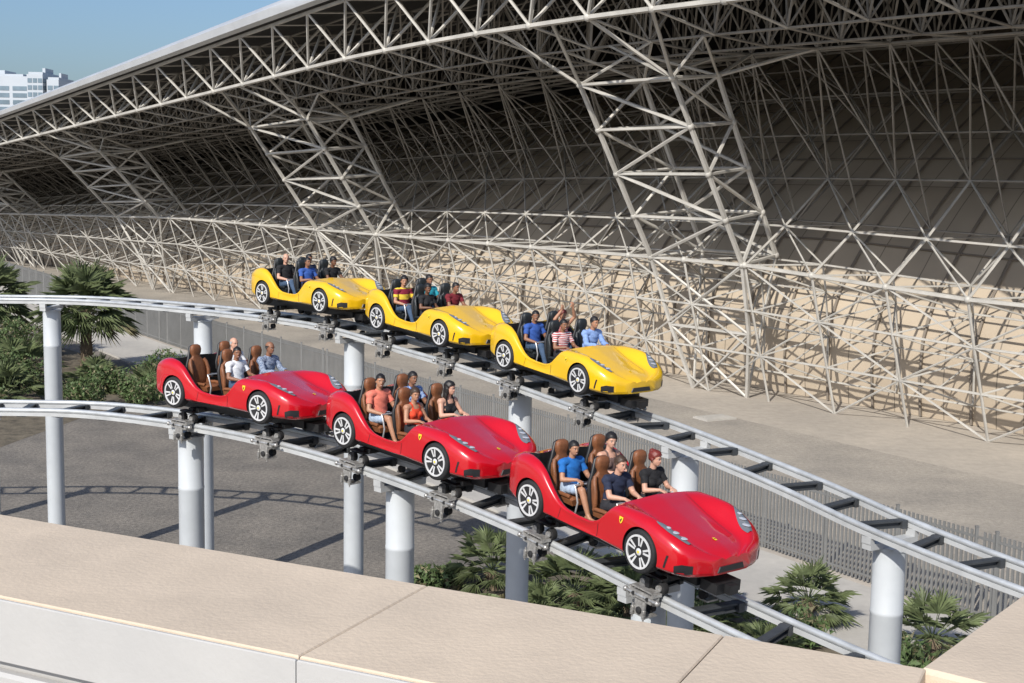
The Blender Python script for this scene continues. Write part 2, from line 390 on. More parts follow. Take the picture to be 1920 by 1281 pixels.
def build_track(P,lab):
    tr=obj('coaster_track',None,None,(0,0,0),label=lab,category='roller coaster track')
    N=[]
    for i in range(len(P)):
        d=(P[min(i+1,len(P)-1)]-P[max(i-1,0)]).normalized();N.append(V((-d.y,d.x,0)).normalized())
    for sgn in (-1,1):
        b=MB();pts=[p+n*(sgn*GA) for p,n in zip(P,N)];b.poly(pts,.056,8)
        b.loft([[p+n*.045+V((0,0,-.045)),p-n*.045+V((0,0,-.045)),p-n*.045+V((0,0,-.125)),p+n*.045+V((0,0,-.125))] for p,n in zip(pts,N)],1)
        obj('rail',b.mesh('rail',[m_rail,m_steel],50),tr)
    acc=0;k=0
    for i in range(1,len(P)-1):
        acc+=(P[i]-P[i-1]).length
        if acc>=.9:
            acc=0;k+=1;b=MB();p=P[i];n=N[i];d=(P[i+1]-P[i-1]).normalized()
            sk=d*(.22 if k%2 else -.22);q=n+sk
            rz=Matrix.Rotation(math.atan2(q.y,q.x),3,'Z')
            b.box((0,0,-.03),(2*GA-.04,.15,.03),0,rz);b.box((0,0,-.08),(2*GA-.04,.03,.07),0,rz);b.box((0,0,-.13),(2*GA-.04,.13,.03),0,rz)
            for e in(-1,1): b.box(rz@V((e*(GA-.10),0,-.09)),(.10,.2,.14),0,rz)
            obj('cross_tie',b.mesh('tie',[m_tie],0),tr,p)
    return N
NR=build_track(redP,'grey steel coaster track carrying the red cars')
NY=build_track(yelP,'grey steel coaster track carrying the yellow cars')
def nearest(P,x,y):
    return min(range(1,len(P)-1),key=lambda k:(P[k].x-x)**2+(P[k].y-y)**2)
def column(P,N,x,y,r=.275):
    i=nearest(P,x,y);p=P[i];n=N[i];rz=Matrix.Rotation(math.atan2(n.y,n.x),3,'Z')
    e=obj('support_column',None,None,(p.x,p.y,0),label='thick pale blue-grey steel column holding up the track',category='support column',group='columns under the coaster track')
    zt_=p.z-.36;b=MB()
    b.lathe([(r*1.6,0),(r*1.6,.05),(r,.06),(r,zt_-1.2),(r*1.02,zt_-1.19),(r*1.02,zt_-1.13),(r,zt_-1.12),(r,zt_-.05),(r*1.08,zt_-.045),(r*1.08,zt_)],28,'z')
    obj('shaft',b.mesh('shaft',[m_col],40),e)
    b=MB();b.box((0,0,zt_+.06),(1.15,.2,.11),0,rz);b.box((0,0,zt_+.01),(.5,.5,.02),0,rz)
    for s in(-1,1): b.box(rz@V((s*GA,0,0))+V((0,0,zt_+.17)),(.10,.2,.12),0,rz)
    obj('cross_head',b.mesh('xh',[m_steel],0),e)
for x,y in [(-14.7,42.6),(-9.3,40.4),(-4.3,35.9),(.15,31.1),(3.6,26.4),(6.52,22.2),(-22,43.4),(10.5,17.4)]: column(yelP,NY,x,y)
for x,y in [(-11.95,30.2),(-6.95,28.6),(-2.15,25.0),(2.25,20.15),(-18,30),(6.8,15.1)]: column(redP,NR,x,y)
# ---------------------------------------------------------------- car templates
T=dict(
 w=[(-2.16,.42),(-2.10,.72),(-1.98,.86),(-1.7,.945),(-1.3,.975),(-.9,.96),(-.5,.92),(.3,.915),(.8,.94),(1.3,.97),(1.6,.96),(1.85,.92),(2.03,.84),(2.14,.72),(2.21,.54),(2.25,.32)],
 zb=[(-2.16,.40),(-2.05,.30),(-1.9,.22),(-1.5,.18),(1.7,.15),(2.1,.15),(2.25,.18)],
 zf=[(-2.16,.66),(-2.08,.82),(-1.95,.93),(-1.75,1.0),(-1.5,1.03),(-1.25,.99),(-1.05,.88),(-.85,.68),(-.68,.52),(-.5,.44),(-.2,.41),(.1,.415),(.28,.48),(.42,.63),(.55,.78),(.68,.84),(.85,.85),(1.1,.86),(1.35,.85),(1.6,.785),(1.85,.69),(2.03,.60),(2.14,.52),(2.25,.42)],
 zc=[(-2.16,.68),(-2.05,.84),(-1.9,.93),(-1.6,1.0),(.55,.86),(.7,.83),(.9,.765),(1.2,.685),(1.5,.615),(1.8,.56),(2.03,.505),(2.14,.465),(2.25,.40)],
 ys=[(-2.16,.3),(-2.0,.66),(-1.7,.78),(-1.3,.83),(-.9,.86),(-.5,.865),(.3,.865),(.7,.81),(1.1,.775),(1.5,.76),(1.85,.71),(2.03,.61),(2.14,.49),(2.25,.17)])
def ip(k,x):
    t=T[k];X=[q[0] for q in t];Y=[q[1] for q in t]
    return float(np.mean([np.interp(x+d,X,Y) for d in (-.045,-.022,0,.022,.045)]))
def cock(x):
    f=min((x+1.62)/.05,(.60-x)/.05);return max(0,min(1,f))
def half(x):
    w=ip('w',x);zb=ip('zb',x);zf=ip('zf',x);zc=ip('zc',x);ys=ip('ys',x);c=cock(x);h=zf-zb
    dd=max(0,1-abs(x)/.95)*.035
    o=[(0,zb),(w*.5,zb),(w*.86,zb+.005),(w*.975,zb+.06),(w*.995-dd*.5,zb+.20*h),(w-dd,zb+.5*h),(w*.985-dd*.4,zb+.78*h),(ys+.66*(w-ys),zf-.065*h),(ys,zf)]
    hood=[(ys*.84,zf*.5+zc*.5),(ys*.66,zc-.010),(ys*.34,zc+.006),(0,zc+.020)]
    zi=.24
    cp_=[(ys-.035,zf-.012),(ys-.05,zf-.05),(ys-.07,zi),(0,zi)]
    inn=[(a[0]*(1-c)+b_[0]*c,a[1]*(1-c)+b_[1]*c) for a,b_ in zip(hood,cp_)]
    P=o+inn
    out=[]
    for i in range(len(P)-1):
        a=P[max(i-1,0)];b_=P[i];c2=P[i+1];d=P[min(i+2,len(P)-1)]
        for k in range(3):
            t=k/3
            if (i>=8 and c>0) or i<2: q=(b_[0]*(1-t)+c2[0]*t,b_[1]*(1-t)+c2[1]*t)
            else:
                q=tuple(.5*((2*b_[e])+(c2[e]-a[e])*t+(2*a[e]-5*b_[e]+4*c2[e]-d[e])*t*t+(-a[e]+3*b_[e]-3*c2[e]+d[e])*t**3) for e in(0,1))
            out.append((max(q[0],0),q[1]))
    out.append(P[-1]);return out
xs=sorted(set([round(x,3) for x in list(np.arange(-2.16,-1.9,.03))+list(np.arange(-1.9,-1.62,.07))+[-1.62,-1.605,-1.59,-1.57]+list(np.arange(-1.5,.5,.07))+[.55,.565,.585,.60]+list(np.arange(.63,1.9,.06))+list(np.arange(1.9,2.251,.025))]))
rings=[]
for x in xs:
    h=half(x);rings.append([(x,-y,z) for (y,z) in h]+[(x,y,z) for (y,z) in h[-2:0:-1]])
nh=len(half(0))
bb=MB();n=len(rings[0]);bb.loft([[V(p) for p in r] for r in rings],0,True)
for fi in range((len(rings)-1)*n):
    i,k=divmod(fi,n);xm=(xs[i]+xs[i+1])/2;kk=k if k<nh-1 else n-1-k
    if cock(xm)>.01 and kk>=25: bb.m[fi]=1
def body_mesh(name,paint):
    me=bb.mesh(name,[paint,m_black],35);fixn(me);o=D.objects.new('tmp',me);COL.objects.link(o)
    cb=MB()
    for ax in(-1.3,1.3):
        for s in(-1,1):
            cb.lathe([(.375,-.25),(.375,.25)],48,'y',(ax,s*.86,.325),1)
    cm=cb.mesh('cut',[paint,m_black],0);fixn(cm);c=D.objects.new('tmpc',cm);COL.objects.link(c)
    md=o.modifiers.new('b','BOOLEAN');md.operation='DIFFERENCE';md.object=c;md.solver='EXACT'
    r=evalmesh(o,name);D.objects.remove(o);D.objects.remove(c)
    r.polygons.foreach_set('use_smooth',[True]*len(r.polygons));r.set_sharp_from_angle(angle=rad(38))
    return r
def sidept(x,z,off=.004,sg=-1):
    h=half(x)[6:25];zz=[q[1] for q in h];yy=[q[0] for q in h]
    y=float(np.interp(z,zz,yy));y2=float(np.interp(z+.02,zz,yy));
    nz=-(y2-y)/.02;l=math.hypot(1,nz)
    return V((x,sg*(y+off/l),z+off*nz/l))
def toppt(x,y,off=.006):
    h=half(x)[15:];hy=[q[0] for q in h][::-1];hz=[q[1] for q in h][::-1]
    return V((x,y,float(np.interp(abs(y),hy,hz))+off))
def grid(fn,nu,nv,mi=0,b=None):
    b=b or MB();vs=[fn(i/nu,j/nv) for i in range(nu+1) for j in range(nv+1)]
    b.add(vs,[(i*(nv+1)+j,(i+1)*(nv+1)+j,(i+1)*(nv+1)+j+1,i*(nv+1)+j+1) for i in range(nu) for j in range(nv)],mi);return b
m_lens=pmat('headlight_lens',(.16,.18,.20),.08,.2,0,0,0,1.)
m_lamp=pmat('headlight_reflector',(.85,.86,.88),.15,.6)
def headlight(sg):
    def fn(u,v):
        wv_=.105*math.sin(math.pi*min(1,u*.92+.08))**.6*(1-.4*u)
        x=2.0-.54*u;y=.625+.19*u+ (v-.5)*2*wv_
        return toppt(x,sg*y,.012+.006*math.sin(math.pi*v))
    b=grid(fn,14,8)
    l=MB()
    for u,r in((.22,.055),(.45,.05),(.65,.032)):
        c=toppt(2.0-.54*u,sg*(.625+.19*u),.018);l.ell(c,(r*1.4,r,.014),0,12,6)
    return b.mesh('headlight',[m_lens],60),l.mesh('lamp',[m_lamp],60)
HL={s:headlight(s) for s in(-1,1)}
ib=MB()
for sg in(-1,1):
    grid(lambda u,v:sidept(1.95+.20*u,.195+.03*u+v*(.15-.05*abs(u-.5)),.006,sg),6,4,0,ib)
    grid(lambda u,v:sidept(1.78+.035*u+.05*v,.25+v*.2,.005,sg),2,4,0,ib)
    grid(lambda u,v:sidept(.30+.010*u,.19+v*.25,.004,sg),1,5,0,ib)
    grid(lambda u,v:sidept(-.62+.008*u+.06*v,.19+v*.28,.004,sg),1,5,0,ib)
    grid(lambda u,v:sidept(-.95+1.85*u,.165+v*.018,.006,sg),14,1,0,ib)
grid(lambda u,v:toppt(.68+1.15*u,.56-.13*u+v*.006,.003),14,1,0,ib);grid(lambda u,v:toppt(.68+1.15*u,-.56+.13*u+v*.006,.003),14,1,0,ib)
me_int=ib.mesh('air_intake',[m_grille],50)
ib=MB();ib.loft([[V((2.20,y,z)) for y,z in((-.32,.20),(.32,.20),(.28,.31),(-.28,.31))],[V((2.264,y,z)) for y,z in((-.27,.215),(.27,.215),(.23,.30),(-.23,.30))]]);me_gr=ib.mesh('front_grille',[m_grille],0)
horse=[(.05,-.42),(.12,-.40),(.08,-.22),(.16,-.10),(.10,.02),(.22,.08),(.30,.20),(.20,.18),(.12,.16),(.20,.30),(.14,.40),(.05,.36),(.0,.22),(-.12,.12),(-.20,.0),(-.30,.12),(-.34,.02),(-.22,-.12),(-.12,-.16),(-.18,-.30),(-.10,-.34),(-.04,-.20)]
sh_=[(-.5,.6),(.5,.6),(.5,.1),(.32,-.35),(0,-.65),(-.32,-.35),(-.5,.1)]
def emb(which):
    b=MB()
    if which==0: L_=((.010,.055,0,[(-.4,-.6),(.4,-.6),(.4,.6),(-.4,.6)]),(.013,.05,1,horse))
    else: L_=((.007,.085,0,sh_),(.010,.08,1,horse))
    for off,sc_,mi,pl in L_:
        vs=[toppt(1.88+y_*sc_,x_*sc_,off) if which==0 else sidept(.84+x_*sc_,.67+y_*sc_,off,which) for x_,y_ in pl]
        b.add(vs,[tuple(range(len(vs)))],mi)
    return b.mesh('emblem',[m_yel,m_dark],0)
EMB=[emb(k) for k in(0,-1,1)]
wb=MB();R=.33
wb.lathe([(.25,-.095),(.30,-.105),(.322,-.09),(R,-.06),(R,.06),(.322,.09),(.30,.105),(.25,.095),(.24,.0)],40,'y');me_ty=wb.mesh('tyre',[m_rubber],50)
def ringm(b,r0,r1,y0,y1,mi,n=36):
    rings=[]
    for k in range(n):
        a=2*math.pi*k/n;c=math.cos(a);s=math.sin(a)
        rings.append([V((r0*c,y0,r0*s)),V((r1*c,y0,r1*s)),V((r1*c,y1,r1*s)),V((r0*c,y1,r0*s))])
    b.loft(rings,mi,False,True)
def rim_mesh(sg):
    b=MB();ringm(b,.228,.258,sg*.05,sg*.113,0);ringm(b,.15,.24,sg*.0,sg*.01,1)
    b.lathe([(.055,sg*.04),(.055,sg*.10),(.04,sg*.108)],16,'y',(0,0,0),0);b.lathe([(.020,sg*.10),(.020,sg*.112)],14,'y',(0,0,0),2)
    for k in range(5):
        for e in(-1,1):
            a=2*math.pi*k/5+.3;a1=a+e*.16;a2=a+e*.19
            p=V((.04*math.cos(a1),sg*.092,.04*math.sin(a1)));q=V((.235*math.cos(a2),sg*.104,.235*math.sin(a2)))
            d=(q-p).normalized();u=V((-d.z,0,d.x)).normalized()
            b.loft([[p+u*.018+V((0,-sg*.03,0)),p-u*.018+V((0,-sg*.03,0)),p-u*.014,p+u*.014],[q+u*.022+V((0,-sg*.03,0)),q-u*.022+V((0,-sg*.03,0)),q-u*.016,q+u*.016]],0)
    b.lathe([(.17,sg*.02),(.17,sg*.035)],24,'y',(0,0,0),3)
    me=b.mesh('rim',[m_rim,m_dark,m_yel,m_disc],40);fixn(me);return me
RIM={s:rim_mesh(s) for s in(-1,1)}
def sup(cx,cz,hw,ht,n=20,p=.55):
    out=[]
    for k in range(n):
        a=2*math.pi*k/n;c=math.cos(a);s=math.sin(a)
        out.append(V((cx+ht*math.copysign(abs(c)**p,c),hw*math.copysign(abs(s)**p,s),cz)))
    return out
def seat_mesh(mt):
    b=MB();p=.7
    b.loft([sup(x,z,hw,ht,20,p) for x,z,hw,ht in [(-.15,-.10,.14,.03),(-.15,-.07,.19,.06),(-.17,.1,.21,.07),(-.20,.30,.22,.065),(-.22,.42,.21,.06),(-.235,.50,.15,.05),(-.24,.545,.10,.045),(-.245,.58,.10,.045),(-.25,.62,.125,.055),(-.25,.70,.135,.062),(-.255,.77,.115,.052),(-.26,.80,.06,.03)]],0)
    b.loft([[V((x,y,z)) for (y,z) in [(-.2,-.12),(-.22,-.03),(-.18,zt2),(0,zt2-.012),(.18,zt2),(.22,-.03),(.2,-.12)]] for x,zt2 in [(-.14,-.005),(.0,-.01),(.2,.0),(.32,.01),(.36,-.02)]],0)
    for s in(-1,1):
        b.poly([(-.12,s*.20,-.02),(-.09,s*.22,.12),(-.11,s*.225,.28),(-.16,s*.21,.42),(-.2,s*.17,.49)],.04,8,0)
        b.poly([(-.10,s*.21,.0),(.1,s*.22,.02),(.3,s*.21,.015)],.035,8,0)
    b.loft([sup(x,z,hw,ht,20,p) for x,z,hw,ht in [(-.22,-.12,.18,.03),(-.25,.1,.235,.05),(-.285,.36,.245,.05),(-.31,.52,.17,.04),(-.325,.74,.12,.04),(-.32,.78,.07,.02)]],1)
    return b.mesh('seat',[mt,m_black],50)
SEAT={'r':seat_mesh(m_brown),'y':seat_mesh(m_blk)}
b=MB()
b.poly([(.385,-.24,.245),(.39,-.1,.245),(.39,.1,.245),(.385,.24,.245)],.017,8,0)
for s in(-1,1): b.poly([(.385,s*.24,.245),(.43,s*.25,.20),(.50,s*.25,.0),(.46,s*.25,-.2)],.017,8,0)
b.poly([(.36,-.1,.235),(.34,0,.22),(.36,.1,.235)],.045,10,1)
b.poly([(.44,0,.23),(.56,0,.12),(.6,0,-.2)],.028,8,1)
me_bar=b.mesh('lap_bar',[m_silver,m_black],50)
b=MB()
b.box((-.05,0,-.02),(3.9,.62,.16),0);b.box((2.08,0,-.06),(.34,.5,.16),0);b.box((2.28,0,-.06),(.16,.18,.14),0);b.box((-2.1,0,-.05),(.4,.16,.12),0)
for x in(-1.3,1.3):
    b.box((x,0,-.12),(.14,1.0,.12),0);b.box((x+.22,0,-.08),(.08,1.0,.08),0)
    b.tube((x,-.8,.33),(x,.8,.33),.03,n=8,mi=0)
for s in (-1,1): b.box((0,s*.52,.12),(1.8,.4,.06),0)
me_ch=b.mesh('chassis',[m_black,m_metal],0)
def bogie(sg):
    b=MB();o=sg
    for x in(-.17,.17):
        b.lathe([(.03,-.05),(.095,-.05),(.10,-.03),(.10,.03),(.095,.05),(.03,.05)],18,'y',(x,0,.155),0)
        b.lathe([(.055,o*.052),(.055,o*.085)],12,'y',(x,0,.155),1)
        b.lathe([(.03,-.045),(.075,-.045),(.08,-.02),(.08,.02),(.075,.045),(.03,.045)],16,'z',(x,o*.145,0),1)
        b.tube((x,o*.145,-.10),(x,o*.145,.12),.022,n=8,mi=1)
    b.lathe([(.02,-.045),(.07,-.045),(.07,.045),(.02,.045)],16,'y',(0,o*.02,-.21),0)
    b.box((0,o*.25,.02),(.46,.03,.13),1);b.box((0,o*.25,-.16),(.22,.03,.26),1)
    b.box((-.24,o*.17,.09),(.04,.18,.05),1);b.box((.24,o*.17,.09),(.04,.18,.05),1);b.box((0,o*.17,.12),(.44,.15,.025),1)
    for x in(-.15,.15): b.lathe([(.03,o*.265),(.03,o*.285)],8,'y',(x,0,.02),0)
    b.lathe([(.055,o*.265),(.055,o*.29),(.03,o*.30)],14,'y',(0,0,-.2),0)
    b.box((0,o*.12,-.29),(.24,.24,.03),1);b.box((0,o*-.02,.29),(.40,.16,.04),2);b.box((0,o*.12,.21),(.08,.06,.18),2)
    for x in(-.12,.12):
        for k in range(6): b.lathe([(.018,k*.024),(.036,k*.024+.006),(.018,k*.024+.012)],10,'z',(x,o*.285,-.30),1)
        b.tube((x,o*.285,-.34),(x,o*.285,-.12),.014,n=6,mi=1)
    b.tube((-.33,o*.25,.02),(.33,o*.25,.02),.028,n=8,mi=1)
    for x in(-.34,.34): b.ell((x,o*.25,.02),(.045,.045,.045),1,10,6)
    me=b.mesh('bogie',[m_rubber,m_metal,m_black],40);fixn(me);return me
BOG={s:bogie(s) for s in(-1,1)}
p_red=pmat('red_paint',(.50,.003,.010),.25,0,0,0,0,1.);p_yel=pmat('yellow_paint',(.78,.46,.008),.25,0,0,0,0,1.)
BODY={'r':body_mesh('body_red',p_red),'y':body_mesh('body_yellow',p_yel)}
def car(kind,fr_,label):
    r,f,d=fr_;mid=(r+f)/2;y=V((-d.y,d.x,0)).normalized();z=d.cross(y);z=z if z.z>0 else -z
    mw=Matrix(((d.x,y.x,z.x,mid.x),(d.y,y.y,z.y,mid.y),(d.z,y.z,z.z,mid.z),(0,0,0,1)))@Matrix.Translation((0,0,-.33))
    e=obj('coaster_car',None);e.matrix_world=mw;e['label']=label;e['category']='roller coaster car';e['group']='open sports car coaster cars'
    obj('body',BODY[kind],e);obj('chassis',me_ch,e);obj('air_intake',me_int,e);obj('front_grille',me_gr,e)
    for q in EMB: obj('emblem',q,e)
    for s in(-1,1):
        hl=obj('headlight',HL[s][0],e);obj('lamp',HL[s][1],hl)
        for x in(-1.3,1.3):
            wh=obj('wheel',me_ty,e,(x,s*.865,.33));obj('rim',RIM[s],wh);wh.rotation_euler=(0,random.uniform(0,6),0)
            obj('wheel_carrier',BOG[s],e,(x-.03,s*GA,-.42))
    for x in(0,-1.0):
        for y_ in(-.40,.40):
            obj('seat',SEAT[kind],e,(x,y_,.5));obj('lap_bar',me_bar,e,(x+.03,y_,.5))
    return mw
# ---------------------------------------------------------------- people
def hand(raw,lab,wr,d,up,inner):
    d=d.normalized();side=inner-d*inner.dot(d);side.normalize();nrm=d.cross(side).normalized()
    if nrm.dot(up)<0:nrm=-nrm
    for k,ln in zip((-1.5,-.5,.5,1.5),(.78,.95,1.0,.92)):
        b=wr+d*.085+side*(k*.021);a=wr+d*.01+side*(k*.014)
        raw.append((a,b,.015,.0125,lab))
        x1=b+(d*.85-nrm*.5).normalized()*.036*ln;x2=x1+(d*.25-nrm).normalized()*.028*ln;x3=x2+(-d*.6-nrm*.8).normalized()*.02*ln
        raw.append((b,x1,.0105,.0095,lab));raw.append((x1,x2,.0095,.009,lab));raw.append((x2,x3,.009,.0075,lab))
    t0=wr+d*.025+side*.026;t1=t0+(d*.6+side*.7-nrm*.3).normalized()*.04;t2=t1+(d*.8-nrm*.6).normalized()*.03
    raw.append((t0,t1,.013,.011,lab));raw.append((t1,t2,.011,.009,lab))
def person(pose,shw=1.0,bust=False):
    raw=[];ells=[];lean=pose.get('lean',0)
    RL=Matrix.Rotation(lean,3,'Y')
    def U(p): p=V(p);return RL@(p-V((0,0,.08)))+V((0,0,.08))
    tor=[(-.01,.0,.11,.16),(0,.06,.125,.175),(-.01,.16,.115,.16),(-.02,.25,.105,.145*shw+.005),(-.03,.36,.115,.165*shw),(-.035,.44,.11,.175*shw),(-.04,.50,.085,.15*shw),(-.04,.54,.06,.085),(-.035,.56,.05,.055)]
    tb=MB();tb.loft([[U((x+rx*math.cos(2*math.pi*k/24),ry*math.sin(2*math.pi*k/24),z)) for k in range(24)] for x,z,rx,ry in tor])
    if bust:
        for s in(-1,1): ells.append((U((.045,s*.07,.36)),(.06,.065,.065),None))
    sh=.185*shw
    segs=[(U((0,0,.05)),U((-.02,0,.25)),.13,.12,'torso'),(U((-.02,0,.25)),U((-.035,0,.46)),.12,.13,'torso')]
    segs+=[(U((-.035,s*.05,.5)),U((-.035,s*sh,.485)),.06,.068,'torso') for s in(-1,1)]
    nk=U((-.035,0,.52));hc=nk+Matrix.Rotation(lean*.4,3,'Y')@V((.035,0,.205))
    raw.append((nk,hc+V((-.02,0,-.08)),.056,.052,'neck'))
    for s,key in((-1,'R'),(1,'L')):
        S=U((-.035,s*sh,.485));el=V(pose[key][0]);wr=V(pose[key][1])
        raw.append((S,el,.053,.042,'uarm'));raw.append((el,el+(wr-el)*.35,.042,.040,'farm'));raw.append((el+(wr-el)*.35,wr,.040,.026,'farm'))
        hand(raw,'hand',wr,V(pose[key][2]),V((0,0,1)) if V(pose[key][2]).z<.5 else V((1,0,0)),V((0,-s,0)))
        hp=V((.0,s*.085,.085));kn=V((.43,s*pose.get('kn',.13),.155));an=V((.60,s*.12,-.19));
        raw.append((hp,kn,.088,.060,'thigh'));raw.append((kn,kn+(an-kn)*.35,.058,.056,'shin'));raw.append((kn+(an-kn)*.35,an,.056,.038,'shin'))
        raw.append((an,an+V((.05,0,-.05)),.04,.04,'foot'));raw.append((an+V((-.03,0,-.05)),an+V((.17,0,-.06)),.035,.028,'foot'))
    segs+=raw
    rb_=MB();rb_.v+=tb.v;rb_.f+=tb.f;rb_.m+=tb.m
    for p,q,r1,r2,l in segs:
        if l=='torso' and r1>=.12: continue
        sg=12 if r1>.02 else 8
        rb_.tube(p,q,r1,r2,sg);rb_.ell(p,r1,0,sg,8);rb_.ell(q,r2,0,sg,8)
    HR=Matrix.Rotation(pose.get('yaw',0),3,'Z')@Matrix.Rotation(pose.get('pitch',0),3,'Y')
    def hd(c,r,rot=None): rb_.ell(hc+HR@V(c),r,0,20,14,HR if rot is None else HR@rot)
    hd((-.01,0,.03),(.098,.077,.090));hd((.012,0,-.02),(.080,.066,.095));hd((.045,0,-.075),(.040,.042,.035))
    hd((.088,0,-.018),(.018,.013,.026),Matrix.Rotation(-.35,3,'Y'));hd((.092,0,-.032),(.016,.017,.012))
    hd((.078,0,-.066),(.014,.026,.012));hd((.078,0,.025),(.014,.055,.010))
    for s in(-1,1): hd((-.005,s*.078,-.01),(.022,.010,.032))
    for c,r,_ in ells: rb_.ell(c,r,0,16,10)
    me=rb_.mesh('raw',[],0);fixn(me);o=D.objects.new('t',me);COL.objects.link(o)
    md=o.modifiers.new('r','REMESH');md.mode='VOXEL';md.voxel_size=.0095;md.use_smooth_shade=True
    ms=o.modifiers.new('s','SMOOTH');ms.factor=.5;ms.iterations=3
    r=evalmesh(o,'body');D.objects.remove(o)
    nv=len(r.vertices);cov=np.empty(nv*3);r.vertices.foreach_get('co',cov);cov=cov.reshape(-1,3)
    nov=np.array([v.normal[:] for v in r.vertices])
    best=np.full(nv,9.);lab=np.zeros(nv,int);tp=np.zeros(nv);names=[]
    for i,(p,q,r1,r2,l) in enumerate(segs):
        names.append(l);p=np.array(p);q=np.array(q);d=q-p;L2=d@d;t=np.clip(((cov-p)@d)/L2,0,1)
        dist=np.linalg.norm(cov-p-t[:,None]*d,axis=1)-(r1+(r2-r1)*t)
        mk=dist<best;best[mk]=dist[mk];lab[mk]=i;tp[mk]=t[mk]
    hl=(cov-np.array(hc))@np.array(HR)
    lv=cov-np.array([0,0,.08]);tl=lv@np.array(RL);tz=tl[:,2]+.08
    names=np.array(names)[lab]
    ish=(np.linalg.norm(hl,axis=1)<.135)&(hl[:,2]>-.115)&(names!='uarm')&(names!='farm')&(names!='hand')&(names!='torso')
    ish|=(hl[:,2]>-.03)&(np.linalg.norm(hl,axis=1)<.14)
    faces=[tuple(p.vertices) for p in r.polygons]
    return dict(me=r,co=cov,no=nov,nm=names,lab=lab,tp=tp,hl=hl,tz=tz,ish=ish,faces=faces,HR=HR,hc=hc,lean=lean)
def subm(P,mask,off,name,extra=None):
    fs=[f for f in P['faces'] if mask[list(f)].all()];used=sorted(set(i for f in fs for i in f));mp={v:i for i,v in enumerate(used)}
    o=off[used][:,None] if hasattr(off,'__len__') else off
    vs=P['co'][used]+P['no'][used]*o
    b=MB();b.add([tuple(v) for v in vs],[tuple(mp[i] for i in f) for f in fs])
    if extra: b.add(extra.v,extra.f)
    return b
def cloth(P,kind):
    nm=P['nm'];tp=P['tp'];tz=P['tz']
    if kind in('tee','long','tank'):
        m=(nm=='torso')&(tz>.075)
        if kind=='tee': m|=(nm=='uarm')&(tp<.62)
        if kind=='long': m|=(nm=='uarm')|((nm=='farm'))
        if kind=='tank': m&=~((tz>.44)&(np.abs(P['co'][:,1])>.105))
        m&=~P['ish'];
        if kind=='tank': m&=~((tz>.47)&(np.abs(P['co'][:,1])<.055)&(P['no'][:,0]>-.3))
        co=P['co'];rip=.012+.004*np.sin(co[:,2]*60+co[:,1]*35+2*np.sin(co[:,0]*20))+.0025*np.sin(co[:,0]*90+co[:,2]*47)
        return subm(P,m,rip,kind)
    if kind=='shorts': m=((nm=='thigh')&(tp<.85))|((nm=='torso')&(tz<.10));return subm(P,m,.014+.004*np.sin(P['co'][:,0]*60),kind)
    if kind=='pants': m=(nm=='thigh')|(nm=='shin')|((nm=='torso')&(tz<.10));return subm(P,m,.012+.004*np.sin(P['co'][:,0]*60),kind)
def hairm(P,kind):
    h=P['hl'];x,y,z=h[:,0],h[:,1],h[:,2]
    thr=np.interp(x,[-.1,-.02,.02,.05,.09],[-.065,-.045,.0,.045,.062]);m=P['ish']&(z>thr)
    nz=.5*np.sin(x*61+y*37+3*np.sin(z*41))+.5*np.sin(z*87+y*53+2*np.sin(x*33))
    off=.011+.003*nz+.012*np.clip(z/.1,0,1)
    if kind=='short': off=.006+.002*nz+.004*np.clip(z/.1,0,1)
    if kind=='bald': m&=(z<.05);off=.003+.001*nz
    ex=MB();HR=P['HR'];hc=P['hc']
    def E(c,r): ex.ell(hc+HR@V(c),r,0,14,10,HR)
    if kind=='long':
        for s in(-1,1): 
            E((-.02,s*.07,-.04),(.05,.03,.11));E((-.03,s*.075,-.13),(.045,.03,.10))
        E((-.07,0,-.06),(.05,.08,.12));E((-.075,0,-.15),(.045,.075,.10))
    if kind=='bun': E((-.07,0,.10),(.05,.05,.045));E((-.09,0,.0),(.03,.05,.05))
    return subm(P,m,off,kind,ex)
def eyes(P):
    out=[]
    for s in(-1,1):
        b=MB();c=P['hc']+P['HR']@V((.0785,s*.031,.003));b.ell(c,(.010,.0125,.0055),0,10,6,P['HR']);c=P['hc']+P['HR']@V((.0865,s*.031,.003));b.ell(c,(.004,.0065,.0055),1,8,6,P['HR'])
        c=P['hc']+P['HR']@V((.088,s*.032,.023));b.ell(c,(.006,.019,.0035),1,8,6,P['HR']);out.append(b)
    b=MB();c=P['hc']+P['HR']@V((.089,0,-.067));b.ell(c,(.006,.024,.006),0,10,6,P['HR']);b.ell(c+P['HR']@V((.003,0,0)),(.005,.017,.003),1,8,6,P['HR'])
    return out,b
hR=((.09,-.27,.26),(.30,-.14,.30),(.9,.1,-.12));hL=((.09,.27,.26),(.30,.14,.30),(.9,-.1,-.12))
POSE={
 'A':dict(R=hR,L=hL,yaw=-.15),
 'B':dict(R=((.05,-.27,.25),(.27,-.15,.21),(.9,.2,-.15)),L=hL,yaw=-.5),
 'C':dict(R=((.10,-.30,.66),(.14,-.16,.86),(.05,.25,1)),L=((.06,.30,.68),(.10,.20,.90),(.05,-.25,1)),yaw=.1),
 'D':dict(R=((.18,-.23,.28),(.40,-.13,.30),(.9,.1,-.15)),L=((.18,.23,.28),(.40,.13,.30),(.9,-.1,-.15)),lean=.20,yaw=-.05,pitch=.05),
 'E':dict(R=((.06,-.24,.26),(.28,-.10,.29),(.9,.2,-.1)),L=((.06,.24,.26),(.28,.12,.29),(.9,-.1,-.1)),yaw=-.3,kn=.10),
 'F':dict(R=((.13,-.24,.27),(.33,-.11,.32),(.9,.2,-.1)),L=((.13,.24,.27),(.33,.12,.32),(.9,-.1,-.1)),lean=.1,yaw=.2,kn=.10)}
PP={k:person(v,*( (.86,True) if k in 'EF' else (1.0,False))) for k,v in POSE.items()}
cache={}
